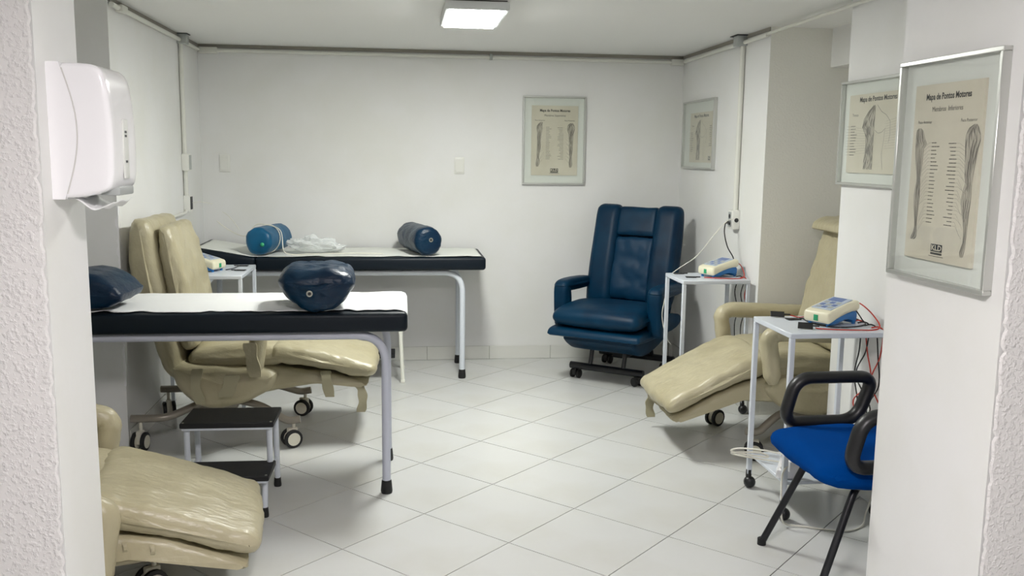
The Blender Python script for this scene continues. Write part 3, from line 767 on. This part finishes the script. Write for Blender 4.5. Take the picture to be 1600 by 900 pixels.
strap_part(rm, [(.14, -.375, .40), (.12, -.37, .34), (.10, -.365, .29)], (.07, 0, .0), 'strap', .006, 'arm_tie')
rn = beige_recliner('cream vinyl recliner nearest the left pillar, only its legrest showing', (-1.32, 3.03, 0), math.radians(9), .365, 11, amp=.006, dz=-.095, arm_z=.62, arm_front=.31, arm_front_near=.385, arm_drop_near=.10, fcast=.47, cyn=.06, straps=False)
rr_ = beige_recliner('cream vinyl recliner standing in the right alcove', (2.125, 4.51, 0), PI, .31, 21, lean=.06, arm_front=.36)

bm = soft([(-.36, 1.135), (-.10, 1.10), (-.085, 1.12), (-.10, 1.165), (-.30, 1.195), (-.38, 1.18)], .50, .02, n=50, ny=10, amp=.006, freq=12, seed=31); bmo('head_cover', bm, 'beige', rr_)
# ---- blue recliner in the corner
bx, by = 1.50, 6.02
t = thing('recliner', 'navy leather recliner turned out from the back right corner', 'recliner', (bx, by, 0), math.radians(-37-90))
# local x is forward
def wing(s):
    prof = [(-.12, .46), (-.02, .46), (-.06, .70), (-.15, 1.0), (-.19, 1.125), (-.225, 1.155), (-.31, 1.15), (-.31, .95), (-.22, .60)]
    return soft(prof, .185, .05, n=64, ny=8, amp=.002, freq=6, seed=3, y0=s*.222)
for s in (-1, 1): bmo('back_wing', wing(s), 'blue_leather', t)
bm = soft([(-.16, .50), (-.05, .50), (-.095, .72), (-.155, .93), (-.18, .935), (-.24, .92), (-.25, .70)], .285, .02, n=60, ny=14, amp=.009, freq=9, seed=6); bmo('back_panel', bm, 'blue_leather_mid', t)
bm = soft([(-.23, .945), (-.148, .94), (-.185, 1.05), (-.215, 1.13), (-.24, 1.142), (-.29, 1.13), (-.28, 1.0)], .285, .022, n=60, ny=12, amp=.003, freq=7, seed=8); bmo('headrest', bm, 'blue_leather', t)
bm = soft([(-.24, .40), (-.12, .40), (-.27, 1.12), (-.335, 1.10)], .54, .03, n=50, ny=8); bmo('back_shell', bm, 'blue_leather', t)
bm = soft([(-.10, .40), (.40, .385), (.475, .405), (.49, .45), (.45, .505), (.2, .525), (-.10, .50)], .58, .05, n=64, ny=14, amp=.003, freq=5, crown=.012, wfun=lambda x, z: 1+.13*max(0, x)); bmo('seat', bm, 'blue_leather', t)
bm = soft([(.0, .30), (.50, .315), (.505, .345), (.47, .385), (.0, .385)], .62, .025, n=60, ny=10, amp=.002, freq=5, wfun=lambda x, z: 1+.1*max(0, x)); bmo('legrest', bm, 'blue_leather', t)
bm = soft([(-.26, .42), (-.26, .27), (.10, .19), (.26, .195), (.38, .26), (.42, .31), (.30, .36)], .52, .03, n=60, ny=8, amp=.003, freq=5); bmo('body', bm, 'blue_leather', t)
for s in (-1, 1):
    y = s*.335
    bm = soft([(-.20, .575), (.22, .575), (.30, .60), (.31, .635), (.25, .67), (-.20, .65)], .10, .032, n=50, ny=5, y0=y); a_ = bmo('armrest', bm, 'blue_leather', t)
    bm = soft([(.20, .33), (.29, .33), (.305, .48), (.31, .635), (.25, .65), (.19, .58)], .10, .028, n=46, ny=5, y0=y); bmo('arm_post', bm, 'blue_leather', t)
    bm = B(); box(bm, (.296, y-.025, .535), (.304, y+.025, .585), .003); cp = bmo('control_panel', bm, 'black_plastic', t)
    for k in (-1, 1):
        bm = B(); cyl(bm, (.302, y+k*.011, .562), (.307, y+k*.011, .562), .005, 10); bmo('button', bm, 'box_grey', cp)
    bm = soft([(-.22, .33), (.24, .33), (.24, .42), (-.22, .45)], .06, .02, n=40, ny=4, y0=y*.93); bmo('side_panel', bm, 'blue_leather', t)
# frame
fx = .255; rx = -.26
bm = B(); cyl(bm, (fx, -.262, .085), (fx, .262, .085), .024, 14); bmo('base_bar', bm, 'black_metal', t)
bm = B(); cyl(bm, (rx, -.28, .085), (rx, .28, .085), .024, 14); bmo('base_bar', bm, 'black_metal', t)
for s in (-1, 1):
    bm = B(); cyl(bm, (fx, s*.12, .09), (fx-.05, s*.12, .26), .015, 12); bmo('strut', bm, 'black_metal', t)
    bm = B(); cyl(bm, (rx, s*.12, .09), (rx+.1, s*.12, .30), .015, 12); bmo('strut', bm, 'black_metal', t)
    for x in (fx, rx): castor(t, x, s*.222, False, .085, s*.6+.5, 'black_plastic')
bm = B(); box(bm, (-.1, -.05, .12), (.05, .05, .2), .01); bmo('motor_box', bm, 'black_metal', t)

# ================================================================== trolley tables, units, pads
def side_table(label, loc, sx, sy, zt=.79, shelf=None, castors=True):
    t = thing('trolley_table', label, 'side table', loc, 0, 'small white metal side tables')
    bm = B(); box(bm, (0, 0, zt-.022), (sx, sy, zt), .003, 1); bmo('top', bm, 'paint_white', t)
    zb = .065 if castors else 0
    for x in (.011, sx-.011):
        for y in (.011, sy-.011):
            bm = B(); box(bm, (x-.0105, y-.0105, zb), (x+.0105, y+.0105, zt-.022), .002, 1); lg = bmo('leg', bm, 'paint_white', t)
            if castors:
                bm = B(); cyl(bm, (x, y, .045), (x, y, .085), .013, 12)
                bmesh.ops.create_icosphere(bm, subdivisions=3, radius=.027, matrix=Matrix.Translation((x+.004, y-.004, .027))); bmo('castor', bm, 'black_plastic', lg)
    if shelf:
        bm = B(); box(bm, (.012, .012, shelf-.016), (sx-.012, sy-.012, shelf), .003, 1); bmo('lower_shelf', bm, 'paint_white', t)
    return t
T3 = (1.555, 3.455, 0); T2 = (1.59, 5.0, 0); T1 = (-1.315, 5.295, 0)
side_table('white metal trolley table behind the blue office chair', T3, .425, .40, shelf=.165)
side_table('white metal side table beside the navy recliner', T2, .40, .355)
side_table('white metal side table behind the left cream recliner, before the back couch', T1, .415, .52, castors=False)
def unit(label, loc, rotz):
    """electrotherapy box: +x is the low front end"""
    t = thing('therapy_unit', label, 'therapy device', loc, rotz, 'electrotherapy units on side tables'); t.scale = (.89, .89, .89)
    bm = soft([(-.108, .006), (-.112, .068), (-.05, .066), (.100, .030), (.104, .012), (.06, .004), (.0, .020), (-.06, .026), (-.075, .022), (-.08, .004)], .135, .012, n=60, ny=4, smooth_it=1); bmo('base', bm, 'device_blue', t)
    bm = soft([(-.115, .062), (-.118, .108), (-.09, .118), (.105, .074), (.117, .060), (.115, .018), (.10, .016), (.04, .040), (-.05, .062)], .15, .014, n=60, ny=4, smooth_it=1); bmo('casing', bm, 'cream_plastic', t)
    mt = Matrix.Translation((.0, 0, .0965)) @ Matrix.Rotation(math.radians(12.7), 4, 'Y')
    bm = B(); box(bm, (-.082, -.056, 0), (.084, .056, .0032), .001, 1, mt); p = bmo('control_panel', bm, 'panel', t, False)
    bm = B(); box(bm, (-.076, -.045, .003), (-.03, .03, .0042), 0, 1, mt); bmo('display', bm, 'panel_dark', p, False)
    for i in range(3):
        for k in range(3):
            bm = B(); box(bm, (-.018+i*.032, -.045+k*.033, .003), (.004+i*.032, -.022+k*.033, .0044), 0, 1, mt); bmo('key', bm, 'panel_dark' if (i+k) % 2 else 'box_grey', p, False)
    bm = B(); box(bm, (.113, -.012, .026), (.1185, .012, .054), .001, 1); bmo('power_switch', bm, 'green', t, False)
    for y in (-.04, .0, .04):
        bm = B(); cyl(bm, (-.115, y, .085), (-.138, y, .085), .0075, 10); bmo('plug', bm, 'black_plastic', t)
    for x, y in ((-.095, -.055), (-.095, .055), (.09, -.05), (.09, .05)):
        bm = B(); cyl(bm, (x, y, 0), (x, y, .012), .009, 10); bmo('foot', bm, 'device_blue', t)
    return t
ZT = .79
unit('cream and blue therapy unit on the trolley behind the office chair', (1.825, 3.665, ZT), math.radians(180+27))
unit('cream and blue therapy unit on the table beside the navy recliner', (1.862, 5.19, ZT), math.radians(180+24))
unit('cream and blue therapy unit on the table behind the left recliner', (-1.150, 5.53, ZT), math.radians(-22))
def pad(label, loc, rz, tilt=0, tail=True):
    t = thing('electrode_pad', label, 'electrode pad', loc, math.radians(rz), 'black rubber electrode pads'); t.rotation_euler = (math.radians(tilt), 0, math.radians(rz))
    bm = B(); box(bm, (-.03, -.02, 0), (.03, .02, .004), .0015, 1); bmo('rubber', bm, 'black_rubber', t)
    bm = B(); cyl(bm, (.028, 0, .003), (.055, 0, .003), .003, 8); bmo('lead_socket', bm, 'black_plastic', t)
pad('black electrode pad at the rear of the near trolley top', (1.655, 3.83, ZT+.012), -20, 25)
pad('black electrode pad in the middle of the near trolley top', (1.70, 3.765, ZT+.001), 5)
pad('black electrode pad propped at the front of the near trolley', (1.66, 3.555, ZT+.012), -25, 30)
pad('black electrode pad at the back of the table beside the navy recliner', (1.655, 5.30, ZT+.001), 0)
pad('black electrode pad at the front of the table beside the navy recliner', (1.68, 5.14, ZT+.001), -8)
pad('black electrode pad at the rear of the left side table', (-.965, 5.74, ZT+.001), 175)
pad('black electrode pad at the front of the left side table', (-.945, 5.52, ZT+.001), 170)

# ---- cables
def cable(name, label, pts, m, r=.003, cat='cable', n=6):
    bm = B(); sweep(bm, spline(pts, 7), r, n); o = bmo(name, bm, m, None); return tag(o, label, cat)
z = ZT
cable('lead_wire', 'red electrode lead curling off the near trolley edge', [(1.930, 3.745, z+.076), (1.960, 3.70, z+.085), (1.975, 3.60, z+.05), (1.965, 3.52, z+.006), (1.85, 3.49, z+.005), (1.72, 3.53, z+.004), (1.70, 3.545, z+.006)], 'red_wire')
cable('lead_wire', 'black lead lying along the near therapy unit', [(1.940, 3.715, z+.074), (1.96, 3.66, z+.02), (1.94, 3.60, z+.004), (1.80, 3.56, z+.004), (1.74, 3.66, z+.004), (1.745, 3.765, z+.004)], 'black_wire')
cable('lead_wire', 'short red lead at the rear pad of the near trolley', [(1.71, 3.82, z+.010), (1.74, 3.80, z+.004), (1.78, 3.815, z+.004), (1.86, 3.82, z+.004)], 'red_wire', .0025)
xg = 2.002
for i, (y, m, a, lab) in enumerate(((3.735, 'black_wire', .02, 'black cable hanging beside the near trolley, nearest its rear leg'), (3.70, 'red_wire', -.05, 'red cable hanging beside the near trolley, second from its rear leg'), (3.66, 'black_wire', .06, 'black cable swinging across the others beside the near trolley'), (3.60, 'black_wire', -.03, 'black cable hanging in the middle beside the near trolley'), (3.545, 'red_wire', .05, 'red cable hanging beside the near trolley, nearest the front'))):
    cable('hanging_cable', lab, [(xg-.06, y-.005, z+.004), (xg-.025, y, z+.005), (xg-.004, y, z-.02), (xg+.003, y+a*.5, .66), (xg-.002, y+a*1.5, .54), (xg+.004, y+.02-a, .42), (xg, y+.03+a*.6, .34), (xg-.003, y-a*.6, .26), (xg, y+.01, .20), (xg-.03, y-.02, .178)], m, .0032)
cable('white_cord', 'white mains cord looping from the outlet down to the recliner table', [(1.975, 5.30, 1.12), (1.93, 5.27, 1.11), (1.86, 5.26, 1.04), (1.76, 5.29, .90), (1.655, 5.34, z+.02), (1.625, 5.375, z-.03), (1.60, 5.385, .62), (1.585, 5.375, .52), (1.61, 5.37, .40), (1.645, 5.36, .34)], 'white_wire', .0026)
cable('black_cord', 'black mains cord dropping from the right wall outlet', [(1.965, 5.335, 1.10), (1.93, 5.29, 1.095), (1.915, 5.26, 1.04), (1.93, 5.24, .96), (1.96, 5.22, .90), (1.99, 5.26, .84)], 'black_wire', .0035)
cable('plug_adapter', 'black plug pushed into the right wall outlet', [(1.980, 5.358, 1.093), (1.972, 5.35, 1.095), (1.96, 5.335, 1.10)], 'black_plastic', .012, 'plug', 10)
cable('lead_wire', 'red lead leaving the unit beside the navy recliner', [(1.972, 5.255, z+.074), (1.995, 5.20, z+.07), (2.0, 5.14, z+.03), (1.97, 5.08, z+.004), (1.87, 5.06, z+.004), (1.75, 5.11, z+.004)], 'red_wire', .003)
for (y, m, lab) in ((5.24, 'black_wire', 'black cable hanging beside the recliner table, far one'), (5.14, 'black_wire', 'black cable hanging beside the recliner table, near one'), (5.08, 'red_wire', 'red cable hanging beside the recliner table')):
    cable('hanging_cable', lab, [(1.955, y, z+.004), (1.985, y, z+.006), (2.002, y, z-.03), (2.004, y+.04, .68), (2.003, y-.02, .58), (2.004, y+.02, .48), (2.004, y-.01, .30), (2.0, y, .1)], m, .003)
cable('lead_wire', 'dark lead on the left side table', [(-1.03, 5.53, z+.004), (-1.0, 5.6, z+.004), (-.99, 5.68, z+.004), (-.985, 5.74, z+.004)], 'black_wire', .0025)
cable('thin_wire', 'thin pale wire curling from the left wall outlet', [(XL+.045, 6.03, 1.16), (XL+.09, 6.05, 1.165), (XL+.16, 6.08, 1.15)], 'white_wire', .0018)
cable('thin_wire', 'thin white wire standing up above the raised couch head', [(-1.20, 6.40, 1.08), (-1.15, 6.36, 1.05), (-1.10, 6.31, 1.0), (-1.08, 6.30, .97)], 'white_wire', .0022)
# white power block and cords on trolley shelf
t = thing('power_strip', 'white power strip on the lower shelf of the near trolley', 'power strip', (1.63, 3.60, .166), math.radians(62))
bm = B(); box(bm, (-.12, -.03, 0), (.12, .03, .035), .006); bd = bmo('body', bm, 'plastic_white', t)
for i in range(4):
    bm = B(); cyl(bm, (-.085+i*.052, 0, .034), (-.085+i*.052, 0, .037), .017, 14); bmo('socket', bm, 'plastic_seam', bd)
t = thing('power_adapter', 'white plug adapter hanging at the front of the near trolley shelf', 'adapter', (1.615, 3.505, .167), .2)
bm = B(); box(bm, (-.025, -.02, 0), (.03, .02, .075), .006); bmo('body', bm, 'plastic_white', t)
bm = B(); cyl(bm, (-.005, 0, .074), (-.005, 0, .09), .008, 10); bmo('plug_neck', bm, 'plastic_white', t)
cable('coiled_cord', 'coiled cream cord sticking out left of the near trolley', [(1.66, 3.66, .21), (1.58, 3.70, .22), (1.49, 3.77, .21), (1.46, 3.80, .19), (1.50, 3.77, .185), (1.59, 3.70, .19), (1.56, 3.72, .205), (1.47, 3.79, .185), (1.48, 3.80, .172), (1.56, 3.72, .176), (1.64, 3.66, .18)], 'white_wire', .004)
cable('floor_cord', 'cream cord looping on the floor under the office chair', [(1.575, 3.46, .235), (1.545, 3.44, .20), (1.53, 3.40, .10), (1.54, 3.39, .02), (1.62, 3.38, .005), (1.76, 3.32, .005), (1.86, 3.36, .005), (1.92, 3.44, .03), (1.95, 3.44, .12)], 'white_wire', .004)

# ================================================================== step stools
def step_stool(label, loc, rotz, W, frame_m, h1=.36, h2=.18):
    """origin: middle of the lower front edge; steps rise towards +y"""
    t = thing('step_stool', label, 'step stool', loc, rotz, 'two step stools')
    w2 = W/2; d1 = .20
    for (y0, y1, zz_) in ((.0, d1, h2), (.155, .155+.24, h1)):
        bm = B(); box(bm, (-w2, y0, zz_-.022), (w2, y1, zz_), .003, 1); tr_ = bmo('tread', bm, 'tread', t)
        bm = B(); box(bm, (-w2+.008, y0+.006, zz_-.032), (w2-.008, y1-.006, zz_-.0225)); bmo('tread_support', bm, frame_m, tr_, False)
        for s in (-1, 1):
            bm = B(); cyl(bm, (s*(w2-.012), y0+.012, zz_-.001), (s*(w2-.012), y0+.012, zz_+.0015), .005, 10); bmo('rivet', bm, 'brass', tr_)
    for s in (-1, 1):
        x = s*(w2-.022)
        for (y, y2, zz_) in ((.02, .05, h2-.03), (.375, .36, h1-.03)):
            bm = B(); sweep(bm, [(x, y, .02), (x, y2, zz_)], .0125, 10); lg = bmo('leg', bm, frame_m, t)
            bm = B(); lathe(bm, [(.016, 0), (.017, .008), (.0145, .04)], 12, Matrix.Translation((x, y, 0))); bmo('foot', bm, 'black_rubber', lg)
        bm = B(); sweep(bm, [(x, .185, h2-.03), (x, .185, h1-.03)], .0125, 10); bmo('upright', bm, frame_m, t)
        bm = B(); sweep(bm, [(x, .045, h2-.045), (x, .368, h2-.045)], .010, 8); bmo('side_rail', bm, frame_m, t)
    return t
step_stool('black topped two step stool under the front couch', (-.735, 3.675, 0), math.radians(-1), .385, 'paint_white')
def folding_step(label, loc, rotz):
    t = thing('step_stool', label, 'step stool', loc, rotz, 'two step stools')
    for (x, x2) in ((.17, .15), (-.17, -.15)):
        for y0, y1 in ((-.20, -.13), (.19, .13)):
            bm = B(); sweep(bm, [(x, y0, .012), (x2, y1, .43)], .012, 8); lg = bmo('leg', bm, 'paint_cream', t)
            bm = B(); box(bm, (x-.014, y0-.014, 0), (x+.014, y0+.014, .02), .003); bmo('foot', bm, 'paint_cream', lg)
        bm = B(); sweep(bm, [(x*.97, -.17, .16), (x*.97, .165, .27)], .009, 8); bmo('brace', bm, 'paint_cream', t)
    bm = B(); box(bm, (-.19, -.15, .42), (.18, .15, .445), .004); bmo('tread', bm, 'tread', t)
    bm = B(); box(bm, (-.17, -.14, .15), (.12, .05, .175), .004); bmo('tread', bm, 'tread', t)
    return t
folding_step('cream legged step stool standing under the back couch', (-.165, 6.09, 0), 0)

# ================================================================== blue office chair
t = thing('office_chair', 'bright blue fabric armchair with black loop arms by the right pillar', 'office chair', (1.672, 3.005, 0), PI)
# local x forward = world -x ; local y = world -y
seat_out = [(-.25, .385), (.19, .385), (.27, .405), (.292, .44), (.262, .478), (.05, .486), (-.25, .474)]
seat_w = lambda x, z: 1-1.1*max(0, x-.10)**1.6
bm = soft(seat_out, .50, .046, n=64, ny=18, amp=.005, freq=7, seed=2, crown=.008, wfun=seat_w); bmo('seat', bm, 'office_blue', t)
bm = soft([(-.23, .380), (.18, .380), (.24, .405), (.21, .41), (-.23, .41)], .44, .012, n=50, ny=8, wfun=seat_w); bmo('seat_pan', bm, 'black_plastic', t)
for s in (-1, 1):
    y = s*.262
    loop = fillet([(.215, y, .480), (.17, y, .655), (-.145, y, .657), (-.080, y, .483)], .065, 9, closed=True)
    bm = B(); sweep(bm, loop, .0235, 12, closed=True, rb=.030); bmo('armrest', bm, 'black_plastic', t)
    bm = B(); box(bm, (-.02, y-.012 if s > 0 else y-.022, .375), (.09, y+.022 if s > 0 else y+.012, .49), .008); bmo('arm_bracket', bm, 'black_plastic', t)
for s in (-1, 1):
    bm = B(); sweep(bm, fillet([(.02, s*.12, .395), (.13, s*.17, .395), (.285, s*.235, .008)], .06, 6), .0135, 12); lg = bmo('leg', bm, 'black_metal', t)
    bm = B(); lathe(bm, [(.017, 0), (.017, .025)], 12, Matrix.Translation((.285, s*.235, 0))); bmo('foot', bm, 'black_rubber', lg)
    bm = B(); sweep(bm, fillet([(-.02, s*.12, .395), (-.17, s*.16, .395), (-.235, s*.235, .008)], .06, 6), .0135, 12); lg = bmo('leg', bm, 'black_metal', t)
    bm = B(); lathe(bm, [(.017, 0), (.017, .025)], 12, Matrix.Translation((-.235, s*.235, 0))); bmo('foot', bm, 'black_rubber', lg)
bm = soft([(-.22, .55), (-.27, .55), (-.315, .86), (-.27, .88), (-.245, .72)], .42, .012, n=50, ny=12, amp=.002); bmo('backrest', bm, 'office_blue', t)
bm = B(); sweep(bm, fillet([(-.12, 0, .40), (-.28, 0, .40), (-.31, 0, .70)], .06), .016, 10); bmo('back_post', bm, 'black_metal', t)
